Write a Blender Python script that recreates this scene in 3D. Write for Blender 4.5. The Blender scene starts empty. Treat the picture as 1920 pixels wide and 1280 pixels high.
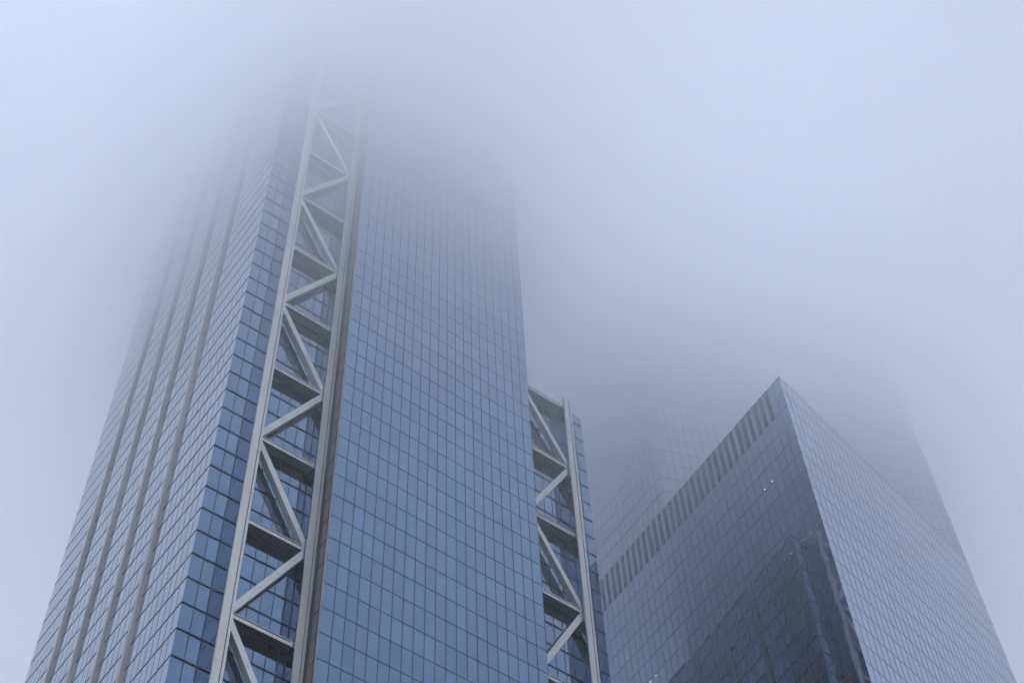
import bpy, bmesh, math, random
from mathutils import Vector, Matrix

random.seed(7)
SC = bpy.context.scene
COL = SC.collection
R = math.radians

# ------------------------------------------------------------------ camera
EYE = 1.6
cam_d = bpy.data.cameras.new("camera")
cam = bpy.data.objects.new("camera", cam_d)
COL.objects.link(cam)
cam_d.sensor_fit = 'HORIZONTAL'
cam_d.sensor_width = 36.0
cam_d.lens = 2962.77 / 1920.0 * 36.0
cam_d.clip_start = 0.1
cam_d.clip_end = 12000.0
# rows: the picture's right, up and back axes in world space (solved from the vanishing points)
XR = Vector((9.98302317e-01, 4.86360400e-02, -3.20471300e-02))
XD = Vector((-5.82450249e-02, 8.33607160e-01, -5.49278270e-01))
XF = Vector((0.0, 5.50212350e-01, 8.35024770e-01))
m3 = Matrix((XR, -XD, -XF)).transposed()
cam.matrix_world = Matrix.Translation((0, 0, EYE)) @ m3.to_4x4()
SC.camera = cam

# ------------------------------------------------------------------ sky, sun, exposure
SUN_EL, SUN_AZ = R(48), R(-150)          # azimuth clockwise from +Y
world = bpy.data.worlds.new("World")
SC.world = world
world.use_nodes = True
wn = world.node_tree
bg = wn.nodes["Background"]
sky = wn.nodes.new("ShaderNodeTexSky")
sky.sky_type = 'NISHITA'
sky.sun_disc = False
sky.sun_elevation = SUN_EL
sky.sun_rotation = SUN_AZ
sky.air_density = 1.0
sky.dust_density = 1.0
sky.ozone_density = 1.25
bg.inputs["Strength"].default_value = 0.15
wn.links.new(sky.outputs[0], bg.inputs["Color"])

sun_d = bpy.data.lights.new("sun", 'SUN')
sun_d.energy = 1.0
sun_d.angle = R(12)
sun_d.color = (1.0, 0.95, 0.88)
sun = bpy.data.objects.new("sun", sun_d)
COL.objects.link(sun)
sdir = Vector((math.sin(SUN_AZ) * math.cos(SUN_EL), math.cos(SUN_AZ) * math.cos(SUN_EL), math.sin(SUN_EL)))
sun.rotation_euler = sdir.to_track_quat('Z', 'Y').to_euler()
sun.location = (0, 0, 900)

SC.view_settings.view_transform = 'Standard'
SC.view_settings.look = 'None'
SC.view_settings.exposure = 2.50
SC.view_settings.gamma = 1.0
SC.view_settings.use_curve_mapping = False
cy = SC.cycles if hasattr(SC, 'cycles') else None
SC.render.engine = 'CYCLES'
cy = SC.cycles
cy.max_bounces = 20
cy.diffuse_bounces = 3
cy.glossy_bounces = 5
cy.transmission_bounces = 2
cy.volume_bounces = 10
cy.transparent_max_bounces = 16
cy.volume_step_rate = 1.0
cy.volume_max_steps = 256
cy.use_denoising = True

# ------------------------------------------------------------------ materials
def new_mat(name):
    m = bpy.data.materials.new(name)
    m.use_nodes = True
    return m, m.node_tree.nodes, m.node_tree.links, m.node_tree.nodes["Principled BSDF"]

def mat_glass(name, tint, wave=0.0, wave_scale=0.35, rough=0.03, coat=1.0, vary=0.10, ior=1.7):
    """coated curtain-wall glass: a tinted mirror that brightens at grazing angles"""
    m, n, l, b = new_mat(name)
    b.inputs["Metallic"].default_value = 1.0
    b.inputs["Roughness"].default_value = rough
    b.inputs["Coat Weight"].default_value = coat
    b.inputs["Coat Roughness"].default_value = 0.02
    b.inputs["Coat IOR"].default_value = ior
    at = n.new("ShaderNodeAttribute"); at.attribute_name = "pane"; at.attribute_type = 'GEOMETRY'
    mr = n.new("ShaderNodeMapRange")
    mr.inputs["To Min"].default_value = 1.0 - vary
    mr.inputs["To Max"].default_value = 1.0 + vary
    l.new(at.outputs["Fac"], mr.inputs["Value"])
    mix = n.new("ShaderNodeMix"); mix.data_type = 'RGBA'; mix.blend_type = 'MULTIPLY'
    mix.inputs["Factor"].default_value = 1.0
    mix.inputs["A"].default_value = (*tint, 1)
    cmb = n.new("ShaderNodeCombineColor")
    for i in range(3):
        l.new(mr.outputs[0], cmb.inputs[i])
    l.new(cmb.outputs[0], mix.inputs["B"])
    l.new(mix.outputs["Result"], b.inputs["Base Color"])
    if wave:
        tc = n.new("ShaderNodeTexCoord")
        nz = n.new("ShaderNodeTexNoise")
        nz.inputs["Scale"].default_value = wave_scale
        nz.inputs["Detail"].default_value = 1.5
        bp = n.new("ShaderNodeBump")
        bp.inputs["Strength"].default_value = 1.0
        bp.inputs["Distance"].default_value = wave
        l.new(tc.outputs["Object"], nz.inputs["Vector"])
        l.new(nz.outputs["Fac"], bp.inputs["Height"])
        l.new(bp.outputs[0], b.inputs["Normal"])
        l.new(bp.outputs[0], b.inputs["Coat Normal"])
    return m

def mat_metal(name, col, rough=0.45, metallic=0.0, grime=0.12, scale=0.6):
    m, n, l, b = new_mat(name)
    b.inputs["Roughness"].default_value = rough
    b.inputs["Metallic"].default_value = metallic
    tc = n.new("ShaderNodeTexCoord")
    mp = n.new("ShaderNodeMapping"); mp.inputs["Scale"].default_value = (scale, scale, scale * 0.15)
    nz = n.new("ShaderNodeTexNoise"); nz.inputs["Scale"].default_value = 1.0; nz.inputs["Detail"].default_value = 6
    rp = n.new("ShaderNodeValToRGB")
    rp.color_ramp.elements[0].position = 0.3
    rp.color_ramp.elements[1].position = 0.75
    rp.color_ramp.elements[0].color = (*[c * (1 - grime) for c in col], 1)
    rp.color_ramp.elements[1].color = (*[min(1, c * (1 + grime * .5)) for c in col], 1)
    l.new(tc.outputs["Object"], mp.inputs["Vector"]); l.new(mp.outputs[0], nz.inputs["Vector"])
    l.new(nz.outputs["Fac"], rp.inputs["Fac"]); l.new(rp.outputs["Color"], b.inputs["Base Color"])
    return m

G_A = mat_glass("blue_coated_glass", (0.092, 0.19, 0.32), wave=0.006, wave_scale=0.25)
G_C = mat_glass("slate_coated_glass", (0.09, 0.185, 0.325), wave=0.014, wave_scale=0.2, ior=2.15)
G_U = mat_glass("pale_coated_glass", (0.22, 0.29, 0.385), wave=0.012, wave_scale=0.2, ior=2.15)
M_MULL = mat_metal("dark_mullion_metal", (0.018, 0.026, 0.038), 0.5)
M_MULLC = mat_metal("grey_mullion_metal", (0.10, 0.11, 0.13), 0.4)
M_STEEL = mat_metal("pale_steel_cladding", (0.80, 0.775, 0.75), 0.48, 0.5, 0.10)
M_SOFFIT = mat_metal("dark_soffit_metal", (0.022, 0.024, 0.028), 0.7)
M_RAIL = mat_metal("warm_stainless_steel", (0.60, 0.575, 0.56), 0.34, 0.5, 0.10)
M_SEAM = mat_metal("seam_sealant", (0.36, 0.35, 0.34), 0.6)
M_GROOVE = mat_metal("groove_shade_paint", (0.09, 0.085, 0.085), 0.7)  # dark backing: the groove's shade put into its colour, also seen in the joints
M_BAY = mat_metal("purple_grey_panel", (0.12, 0.117, 0.145), 0.28, 0.35, 0.2)
M_DARK = mat_metal("gap_shade_paint", (0.02, 0.022, 0.028), 0.6)
M_LOUVRE = mat_metal("brown_grey_louvre_metal", (0.075, 0.074, 0.084), 0.5)
M_ROOF = mat_metal("roof_membrane", (0.25, 0.25, 0.25), 0.8)
M_RETURN = mat_metal("grey_panel_metal", (0.20, 0.19, 0.20), 0.35, 0.4)
m, n, l, b = new_mat("warm_lamp")
b.inputs["Base Color"].default_value = (0.8, 0.8, 0.75, 1)
b.inputs["Emission Color"].default_value = (1.0, 0.92, 0.78, 1)
b.inputs["Emission Strength"].default_value = 1.5
M_LAMP = m
m, n, l, b = new_mat("asphalt")
tc = n.new("ShaderNodeTexCoord"); nz = n.new("ShaderNodeTexNoise"); nz.inputs["Scale"].default_value = 0.8; nz.inputs["Detail"].default_value = 8
rp = n.new("ShaderNodeValToRGB"); rp.color_ramp.elements[0].color = (.05, .05, .053, 1); rp.color_ramp.elements[1].color = (.075, .075, .078, 1)
l.new(tc.outputs["Object"], nz.inputs["Vector"]); l.new(nz.outputs["Fac"], rp.inputs["Fac"]); l.new(rp.outputs["Color"], b.inputs["Base Color"])
b.inputs["Roughness"].default_value = 0.85
M_ASPHALT = m
M_PAVE = mat_metal("pale_bounce_paving", (0.30, 0.29, 0.28), 0.8, 0, .2)  # unseen ground, made pale to bounce light up onto the columns

# ------------------------------------------------------------------ helpers
def link(o, parent=None):
    COL.objects.link(o)
    if parent is not None:
        o.parent = parent
    return o

def mesh_obj(name, bm, mat, parent=None):
    me = bpy.data.meshes.new(name)
    bm.normal_update()
    bm.to_mesh(me)
    bm.free()
    me.materials.append(mat)
    return link(bpy.data.objects.new(name, me), parent)

def empty(name, label, cat, M):
    o = bpy.data.objects.new(name, None)
    o.matrix_world = M
    o["label"] = label
    o["category"] = cat
    return link(o)

def part(name, bm, mat, parent, label=None, kind=None, seam=None):
    o = mesh_obj(name, bm, mat, parent)
    if seam: o.data.materials.append(seam)
    if label: o["label"] = label
    if kind: o["kind"] = kind
    return o

def box(bm, x0, x1, y0, y1, z0, z1):
    vs = [bm.verts.new(p) for p in ((x0, y0, z0), (x1, y0, z0), (x1, y1, z0), (x0, y1, z0),
                                    (x0, y0, z1), (x1, y0, z1), (x1, y1, z1), (x0, y1, z1))]
    for f in ((0, 3, 2, 1), (4, 5, 6, 7), (0, 1, 5, 4), (1, 2, 6, 5), (2, 3, 7, 6), (3, 0, 4, 7)):
        bm.faces.new([vs[i] for i in f])

def seam_box(bm, *b6):
    k = len(bm.faces)
    box(bm, *b6)
    bm.faces.ensure_lookup_table()
    for f in bm.faces[k:]: f.material_index = 1

def prism(bm, pts, y0, y1):
    """outline in the x-z plane (counter-clockwise seen from -y), from y0 (front) to y1"""
    a = [bm.verts.new((x, y0, z)) for x, z in pts]
    c = [bm.verts.new((x, y1, z)) for x, z in pts]
    bm.faces.new(a)
    bm.faces.new(c[::-1])
    k = len(pts)
    for i in range(k):
        j = (i + 1) % k
        bm.faces.new((a[j], a[i], c[i], c[j]))

def frame2(P, d):
    """basis of a facade: origin P (2D), direction d (2D) along it; outward normal to the right of d"""
    d = Vector(d).normalized()
    return Vector((P[0], P[1])), d, Vector((d.y, -d.x))

def panes(P, d, us, zs, tilt, skip=None, gap=0.0, bias=0.0):
    """one quad per pane on a facade, each turned by a hair so that reflections break at the joints"""
    P, d, nrm = frame2(P, d)
    bm = bmesh.new()
    lay = bm.faces.layers.float.new("pane")
    for i in range(len(us) - 1):
        for j in range(len(zs) - 1):
            if skip and skip(us[i], zs[j]):
                continue
            tu, tz = random.gauss(bias, tilt), random.gauss(0, tilt)
            w, h = (us[i + 1] - us[i]) / 2, (zs[j + 1] - zs[j]) / 2
            mz = zs[j] + h
            h -= gap / 2
            q = []
            for su, sz in ((-1, -1), (1, -1), (1, 1), (-1, 1)):
                off = su * w * tu + sz * h * tz
                p = P + d * (us[i] + w + su * w) + nrm * off
                q.append(bm.verts.new((p.x, p.y, mz + sz * h)))
            f = bm.faces.new(q)
            f[lay] = random.random()
    return bm

def bars(bm, P, d, us, u0, u1, z0, z1, w, depth):
    """vertical bars at the given stations"""
    P, d, nrm = frame2(P, d)
    for u in us:
        obox(bm, P, d, nrm, u - w / 2, u + w / 2, -0.02, depth, z0, z1)

def obox(bm, P, d, nrm, u0, u1, n0, n1, z0, z1):
    c = []
    for z in (z0, z1):
        for u, nn in ((u0, n0), (u1, n0), (u1, n1), (u0, n1)):
            p = P + d * u + nrm * nn
            c.append(bm.verts.new((p.x, p.y, z)))
    for f in ((0, 1, 2, 3), (7, 6, 5, 4), (0, 4, 5, 1), (1, 5, 6, 2), (2, 6, 7, 3), (3, 7, 4, 0)):
        bm.faces.new([c[i] for i in f])

def ledges(bm, P, d, zs, u0, u1, h, depth):
    P, d, nrm = frame2(P, d)
    for z in zs:
        obox(bm, P, d, nrm, u0, u1, -0.02, depth, z - h / 2, z + h / 2)

def stations(a, b, first, pitch):
    """stations from a to b: a, then first + k*pitch inside, then b"""
    s = [a]
    u = first
    while u < b - 0.25:
        if u > a + 0.25: s.append(u)
        u += pitch
    s.append(b)
    return s

def facade(parent, P, d, us, zs, glass, mull, tilt, vw=0.07, vd=0.05, lh=0.10, ld=0.07, name="curtain_wall", label=None, lz=None, bias=0.0):
    w = part(name, panes(P, d, us, zs, tilt, bias=bias), glass, parent, label)
    bm = bmesh.new()
    bars(bm, P, d, us[1:-1], us[0], us[-1], zs[0], zs[-1], vw, vd)
    ledges(bm, P, d, (lz if lz is not None else zs[1:]), us[0], us[-1], lh, ld)
    part("mullion_grid", bm, mull, w)
    return w

# ------------------------------------------------------------------ ground
bm = bmesh.new()
S = 4000
bm.faces.new([bm.verts.new(p) for p in ((-S, -S, 0), (S, -S, 0), (S, S, 0), (-S, S, 0))])
g = mesh_obj("pavement", bm, M_PAVE)
g["kind"] = "structure"

# ------------------------------------------------------------------ braced glass tower
FL = 4.10
AZ = R(50.5)
eu = Vector((math.sin(AZ), math.cos(AZ)))
ev = Vector((-math.cos(AZ), math.sin(AZ)))
MA = Matrix(((eu.x, ev.x, 0, -38.081), (eu.y, ev.y, 0, 118.183), (0, 0, 1, 0), (0, 0, 0, 1)))
tower = empty("office_tower", "tall blue glass office tower with white steel cross braces fading into the fog", "office tower", MA)
W, D, CB0, CB1, CY = 63.3, 51.3, 14.87, 48.04, -4.89
ZR = 143.45 + EYE - 35 * FL             # level of a floor line near the ground
TOP, SHO = 318.0, 215.6
def levels(z1, z0=0.0):
    z = [z0]
    k = ZR
    while k < z1 - 0.4:
        if k > z0 + 0.4: z.append(k)
        k += FL
    z.append(z1)
    return z
zT = levels(TOP); zS = levels(SHO + EYE); zL = levels(302.0)
PW = 1.579
# left long side (x = 0, seen from -x): runs from the back to the front corner
usL = [0.0]
rails = [51.3 - y for y in (13.3, 22.45, 31.6, 40.75)]
us = []
y = 0.0
segs = [0, 13.3, 22.45, 31.6, 40.75, 51.3]
nseg = [9, 6, 6, 6, 7]
ys = [0.0]
for a, b_, k in zip(segs[:-1], segs[1:], nseg):
    ys += [a + (b_ - a) * i / k for i in range(1, k + 1)]
usL = sorted(51.3 - y for y in ys)
facade(tower, (0, D), (0, -1), usL, zL, G_A, M_MULL, 0.0006, 0.055, 0.015, 0.12, 0.05)
# front glass left and right of the projecting bay
xl = [0.0, 1.579, 3.158, 3.99]
facade(tower, (0, 0), (1, 0), xl, zL, G_A, M_MULL, 0.0008, 0.075, 0.04, 0.18, 0.10)
xb = [3.99] + [4.74 + PW * i for i in range(7)]
xb = [3.99, 4.75, 6.33, 7.91, 9.49, 11.07, 12.60, 13.47, CB0]
facade(tower, (0, 0), (1, 0), xb, zL, G_A, M_MULL, 0.0012, 0.075, 0.04, 0.18, 0.10)
xr = [CB1, 49.83] + [63.3 - v for v in (12.60, 11.07, 9.49, 7.91, 6.33, 4.75, 3.99)]
facade(tower, (0, 0), (1, 0), xr, zS, G_A, M_MULL, 0.0012, 0.075, 0.04, 0.18, 0.10)
facade(tower, (0, 0), (1, 0), [59.31, 60.14, 61.72, 63.3], zS[:-1], G_A, M_MULL, 0.0012, 0.075, 0.04, 0.18, 0.10)
# projecting centre bay
facade(tower, (CB0, CY), (1, 0), [i * (CB1 - CB0) / 21 for i in range(22)], zT, G_A, M_MULL, 0.0005, 0.062, 0.03, 0.08, 0.04)
# its two returns: panelled metal and glass
for nm, P, d in (("a", (CB0, 0.0), (0, -1)), ("b", (CB1, CY), (0, 1))):
    facade(tower, P, d, [0, 1.5, 3.0, 4.2, 4.89], zT, M_BAY, M_MULL, 0.001, 0.06, 0.03, 0.11, 0.05, name="bay_return")
bm = bmesh.new(); box(bm, CB0 - .045, CB0 + .02, -2.75, -2.23, 0, TOP - 1); part("gap_shade_strip", bm, M_DARK, tower)  # raised strip painted dark as the shade of a gap
bm = bmesh.new(); box(bm, CB0 - .06, CB0 + .02, -4.86, -4.50, 0, TOP - .6); part("corner_trim", bm, M_RAIL, tower)
# right end, set back upper body, rear
usR = stations(0, D, PW, PW)
facade(tower, (W, 0), (0, 1), usR, zS[:-1], G_A, M_MULL, 0.0008, 0.06, 0.04, 0.16, 0.14)
facade(tower, (CB1 + 0.35, 0.3), (0, 1), usR[:-1], [z for z in zT if z > 200], G_A, M_MULL, 0.0008, 0.06, 0.04, 0.16, 0.14)
facade(tower, (W, D), (-1, 0), stations(0, W - CB1, PW, PW), zS[:-1], G_A, M_MULL, 0.0008, 0.06, 0.04, 0.16, 0.14)
facade(tower, (CB1 + 0.35, D), (-1, 0), stations(0, CB1 + 0.35, PW, PW), zL, G_A, M_MULL, 0.0008, 0.06, 0.04, 0.16, 0.14)
for b6 in ((0.05, CB0 + .05, 0.05, D - .05, 301.2, 301.7), (CB0 + .1, CB1 + .3, CY + .05, D - .06, 317.2, 317.6),
           (CB1 + .4, W - .05, 0.05, D - .07, SHO - 0.8, SHO - 0.4)):
    bm = bmesh.new()
    box(bm, *b6)
    part("roof", bm, M_ROOF, tower)
bm = bmesh.new()
box(bm, CB0, CB0 + .3, 0, D - .3, 301.8, 317.0)
part("upper_wall", bm, M_RETURN, tower)

# steel rails standing off the long side
for yy in (13.3, 22.45, 31.6, 40.75):
    bm = bmesh.new()
    box(bm, -0.22, 0.03, yy - 0.39, yy + 0.39, 0, 301.5)
    box(bm, -0.40, -0.221, yy + 0.31, yy + 0.389, 0, 301.4)
    box(bm, -0.40, -0.221, yy - 0.389, yy - 0.31, 0, 301.4)
    pts = []
    for k in range(9):
        a = math.pi * k / 8
        pts.append((-0.20 - 0.30 * math.sin(a), yy - 0.11 * math.cos(a)))
    lo = [bm.verts.new((x, y, 0)) for x, y in pts]; hi = [bm.verts.new((x, y, 301.6)) for x, y in pts]
    for i in range(8):
        bm.faces.new((lo[i + 1], lo[i], hi[i], hi[i + 1])[::-1])
    bm.faces.new(hi)
    o = part("facade_rail", bm, M_RAIL, tower)
    p = o.copy(); p.data = o.data.copy()                      # the same rail on the lower right end
    for v in p.data.vertices:
        v.co = (W - v.co.x, 2 * yy - v.co.y, min(v.co.z, SHO - 1.0 + (v.co.z - 301.4)))
    COL.objects.link(p); p.parent = tower

# glass sided fins that carry the pale columns
CF = -2.2
def column(x0, x1, top, mirrored=False):
    bmc = bmesh.new()
    # U channel open to the front: thin flange, recessed web in storeys, wide flange
    zs = [z for z in zS if z < top] if top < 250 else [z for z in zL if z < top]
    zs = zs + [top]
    for a, b_ in zip(zs[:-1], zs[1:]):
        box(bmc, x0, x0 + 0.13, CF, CF + 0.24, a + 0.012, b_ - 0.012)
        box(bmc, x0 + 0.131, x1 - 0.40, CF + 0.10, CF + 0.22, a + 0.02, b_ - 0.02)
        box(bmc, x1 - 0.30, x1, CF - 0.02, CF + 0.24, a + 0.012, b_ - 0.012)
    seam_box(bmc, x0 + .06, x1 - .06, CF + 0.12, CF + 0.2, 0, top - .3)
    c = part("column", bmc, M_STEEL, tower, seam=M_GROOVE)
    ft = top - 2.0
    zz = [z for z in levels(ft)]
    for P, d in (((x0 + 0.04, 0.0), (0, -1)), ((x1 - 0.04, CF + .24), (0, 1))):
        w = part("fin_glazing", panes(P, d, [0, -CF - 0.24], zz, 0.001, gap=0.12), G_A, c)
    bm = bmesh.new()
    box(bm, x0 + .075, x1 - .075, CF + .18, -.02, 0, ft)
    part("fin_core", bm, M_MULL, c)
column(3.95, 5.35, 301)
column(13.50, 14.82, 301)
column(63.3 - 14.82, 63.3 - 13.50, 217.0)
column(63.3 - 5.35, 63.3 - 3.95, 217.0)

# cross beams and zigzag braces, four storeys to the bay
BF, BB = -1.5, -0.32
Z0 = 130.75 + EYE
BAY = 4 * FL
def cross_beam(x0, x1, zb):
    bm = bmesh.new()
    box(bm, x0, x1, BF, BF + .06, zb, zb + 0.50)           # fascia
    box(bm, x0, x1, BF - .04, BF + .12, zb + 0.72, zb + 0.82)   # lip over the slot
    box(bm, x1 - .35, x1, BF - .02, BF + .05, zb + .501, zb + .719)
    for f in (1 / 3, 2 / 3):
        xm = x0 + (x1 - x0) * f
        seam_box(bm, xm - .03, xm + .03, BF - .003, BF + .05, zb - .002, zb + .503)
    c = part("cross_beam", bm, M_STEEL, tower, seam=M_SEAM)
    bm = bmesh.new()
    box(bm, x0, x1, BF + .062, BB, zb + .03, zb + .715)
    part("soffit", bm, M_SOFFIT, c)

def brace(xa, za, xb_, zb_, up_right):
    """a straight strut from (xa, za) to (xb_, zb_) with short upright ends at the columns"""
    bm = bmesh.new()
    h = 0.52
    L = math.hypot(xb_ - xa, zb_ - za)
    nx, nz = -(zb_ - za) / L * h, (xb_ - xa) / L * h
    dx, dz = (xb_ - xa) / L, (zb_ - za) / L
    # bevel each end to an upright edge on the column
    def cut(x, z, s):
        # intersection of the two long edges with the vertical line x
        return (x, z - h / abs(dx)), (x, z + h / abs(dx))
    e = 0.55
    a0 = (xa, za - 0.10); a1 = (xa, za + 1.05)
    b0 = (xb_, zb_ - 1.05); b1 = (xb_, zb_ + 0.10)
    s = 1 if xb_ > xa else -1
    P1 = (xa + s * e, za + e * abs(dz / dx) - 0.05)
    # outline low edge then high edge
    lowA = (xa + s * 0.30, za - 0.10)
    low = [(xa, za - 0.10), (xa + s * 0.25, za - 0.10), (xb_, zb_ - 1.25)]
    high = [(xb_, zb_ + 0.10), (xb_ - s * 0.25, zb_ + 0.10), (xa, za + 1.25)]
    pts = low + high
    if s < 0: pts = pts[::-1]
    prism(bm, pts, BF + 0.0, BF + 0.95)
    for f in (0.12, 0.37, 0.63, 0.88):
        k = len(bm.verts); kf = len(bm.faces)
        xm, zm = xa + (xb_ - xa) * f, (za + 0.57) + (zb_ - za - 1.14) * f
        L2 = math.hypot(xb_ - xa, zb_ - za - 1.14)
        t = ((xb_ - xa) / L2, (zb_ - za - 1.14) / L2)
        hw = 0.52 * abs(t[0]) + .02
        q = [(xm + t[0] * a - t[1] * c2, zm + t[1] * a + t[0] * c2) for a, c2 in ((-.03, -hw), (.03, -hw), (.03, hw), (-.03, hw))]
        if s < 0: q = q[::-1]
        prism(bm, q, BF - .003, BF + .02)
        bm.faces.ensure_lookup_table()
        for fc in bm.faces[kf:]: fc.material_index = 1
    return part("diagonal_brace", bm, M_STEEL, tower, seam=M_SEAM)

for (xa, xb_, k0, k1, flip) in ((5.35, 13.50, -2, 11, 0), (63.3 - 13.50, 63.3 - 5.35, -2, 6, 1)):
    for k in range(k0, k1):
        zb = Z0 + BAY * k
        if zb > 300: break
        cross_beam(xa + .01, xb_ - .01, zb)
        if k + 1 < k1 and zb + BAY < 300:
            lo, hi = zb + 0.92, zb + BAY - 0.10
            if (k % 2 == 0) ^ bool(flip):
                brace(xa + .02, lo, xb_ - .02, hi, True)
            else:
                brace(xb_ - .02, lo, xa + .02, hi, False)
# glass parapet on the shoulder
bm = panes((59.35, 0.0), (1, 0), [0, 1.25, 2.6, 3.94], [zS[-2], SHO + EYE], 0.001)
part("glass_parapet", bm, G_A, tower)

# ------------------------------------------------------------------ slate tower with the chamfered setback
def D2(a): return Vector((math.sin(R(a)), math.cos(R(a))))
C0 = Vector((43.865, 151.477))
aD, aL = -35.4, 39.8
dD, dL = D2(aD), D2(aL)
MC = Matrix.Translation((C0.x, C0.y, 0))
slab = empty("setback_tower", "slate glass tower with sharp corner and striped louvre band under its lower roof", "office tower", MC)
LD, LL = 60.0, 56.67
PC = 1.615
zc = 202.42 + EYE
zroof = 157.7 * 1.361 + EYE
def clev(z1, z0=0.0):
    z = [z0]
    k = zc - 49 * FL
    while k < z1 - 0.5:
        if k > z0 + .5: z.append(k)
        k += FL
    z.append(z1)
    return z
zC = clev(zroof)
uD = [LD - v for v in stations(0, LD, PC, PC)][::-1]
# shaded face: from the far end to the corner
facade(slab, tuple(dD * LD), tuple(-dD), uD, zC, G_C, M_MULLC, 0.0014, 0.06, 0.03, 0.08, 0.04, bias=-0.013)
# bright face
uL = stations(0, LL, PC, PC)
facade(slab, (0, 0), tuple(dL), uL, zC, G_C, M_MULLC, 0.0006, 0.06, 0.018, 0.08, 0.03)
# upper storeys stand back behind the diagonal from P1 to P2
P1 = dD * 32.26
P2 = dL * 56.67
dB = (P2 - P1).normalized()
LB = (P2 - P1).length
zU = clev(300.0, zroof)
zU = [z for z in zU]
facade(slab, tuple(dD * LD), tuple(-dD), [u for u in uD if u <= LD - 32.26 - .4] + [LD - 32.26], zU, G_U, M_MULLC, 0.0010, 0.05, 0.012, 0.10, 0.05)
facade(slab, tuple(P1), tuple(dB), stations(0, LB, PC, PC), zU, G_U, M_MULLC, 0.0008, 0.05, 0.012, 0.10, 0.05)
P3 = P2 + dD * 28
P4 = dD * LD
dE = (P3 - P2); dF = (P4 - P3)
facade(slab, tuple(P2), tuple(dE), stations(0, dE.length, PC, PC), clev(300.0), G_C, M_MULLC, 0.0008, 0.05, 0.012, 0.10, 0.05)
facade(slab, tuple(P3), tuple(dF), stations(0, dF.length, PC, PC), clev(300.0), G_C, M_MULLC, 0.0008, 0.05, 0.012, 0.10, 0.05)
bm = bmesh.new()
bm.faces.new([bm.verts.new((p.x, p.y, zroof - .15)) for p in (Vector((0, 0)), P2, P1)])
part("terrace_roof", bm, M_ROOF, slab)
bm = bmesh.new()
bm.faces.new([bm.verts.new((p.x, p.y, 299.5)) for p in (P1, P2, P3, P4)])
part("roof", bm, M_ROOF, slab)
# louvres: every second half pane of the two storeys under the lower roof
P, d, nrm = frame2((0, 0), -dD)
k = 2
while PC * (k + 1) < LD:
    u1 = PC * k + 0.06
    bm = bmesh.new()
    z = zroof - 2 * FL + .10
    obox(bm, P, d, nrm, -(u1 + 0.76), -u1, 0.0, 0.055, z, zroof - .12)
    part("louvre", bm, M_LOUVRE, slab)
    k += 1
# lit ceiling lamps just behind the glass
for u, z in ((7.24, 194.6), (9.15, 194.6), (1.1, 177.6), (2.66, 177.6), (4.21, 177.6), (5.81, 177.6), (7.4, 177.6), (9.03, 177.6), (41.3, 181.5), (42.86, 181.5)):
    bm = bmesh.new()
    s = 0.085 if z > 190 else 0.055 if u > 40 else 0.03
    obox(bm, P, d, nrm, -u - s, -u + s, 0.0, 0.03, z + EYE - s, z + EYE + s)
    part("ceiling_light", bm, M_LAMP, slab)

# ------------------------------------------------------------------ the fog that swallows the tops
mf = bpy.data.materials.new("fog_air")
mf.use_nodes = True
n, l = mf.node_tree.nodes, mf.node_tree.links
n.remove(n["Principled BSDF"])
pv = n.new("ShaderNodeVolumePrincipled")
pv.inputs["Color"].default_value = (0.990, 0.995, 0.998, 1)
pv.inputs["Anisotropy"].default_value = 0.2
geo = n.new("ShaderNodeNewGeometry")
sep = n.new("ShaderNodeSeparateXYZ")
l.new(geo.outputs["Position"], sep.inputs[0])
mr = n.new("ShaderNodeMapRange"); mr.inputs["From Min"].default_value = 0; mr.inputs["From Max"].default_value = 350
mr.clamp = True
def math_node(op, a, b_):
    q = n.new("ShaderNodeMath"); q.operation = op
    for k, v in ((0, a), (1, b_)):
        if isinstance(v, (int, float)): q.inputs[k].default_value = v
        elif v is not None: l.new(v, q.inputs[k])
    return q.outputs[0]
# the cloud base heaves by a few metres
w1 = math_node('SINE', math_node('MULTIPLY', math_node('ADD', sep.outputs["X"], math_node('MULTIPLY', sep.outputs["Y"], 0.35)), 0.060), None)
w2 = math_node('SINE', math_node('MULTIPLY', math_node('SUBTRACT', sep.outputs["Y"], math_node('MULTIPLY', sep.outputs["X"], 0.55)), 0.041), None)
wv = math_node('MULTIPLY', math_node('ADD', w1, w2), 3.0)
l.new(math_node('ADD', sep.outputs["Z"], wv), mr.inputs["Value"])

rp = n.new("ShaderNodeValToRGB")
rp.color_ramp.interpolation = 'LINEAR'
PROFILE = [(0, .00015), (125, .0005), (155, .0021), (188, .0066), (213, .0155), (228, .028), (242, .045), (258, .060), (284, .050), (314, 0.0)]
el = rp.color_ramp.elements
while len(el) < len(PROFILE): el.new(0.5)
for e, (z, r) in zip(el, PROFILE):
    e.position = z / 350.0
    e.color = (r * 10, r * 10, r * 10, 1)
l.new(mr.outputs[0], rp.inputs["Fac"])
mu = n.new("ShaderNodeMath"); mu.operation = 'MULTIPLY'; mu.inputs[1].default_value = 0.1
l.new(rp.outputs["Color"], mu.inputs[0])
l.new(mu.outputs[0], pv.inputs["Density"])
l.new(pv.outputs[0], n["Material Output"].inputs["Volume"])
mf.cycles.volume_step_rate = 0.13
bm = bmesh.new()
box(bm, -1300, 1300, -1300, 1300, -1.5, 350)
hz = mesh_obj("haze", bm, mf)
hz["kind"] = "stuff"
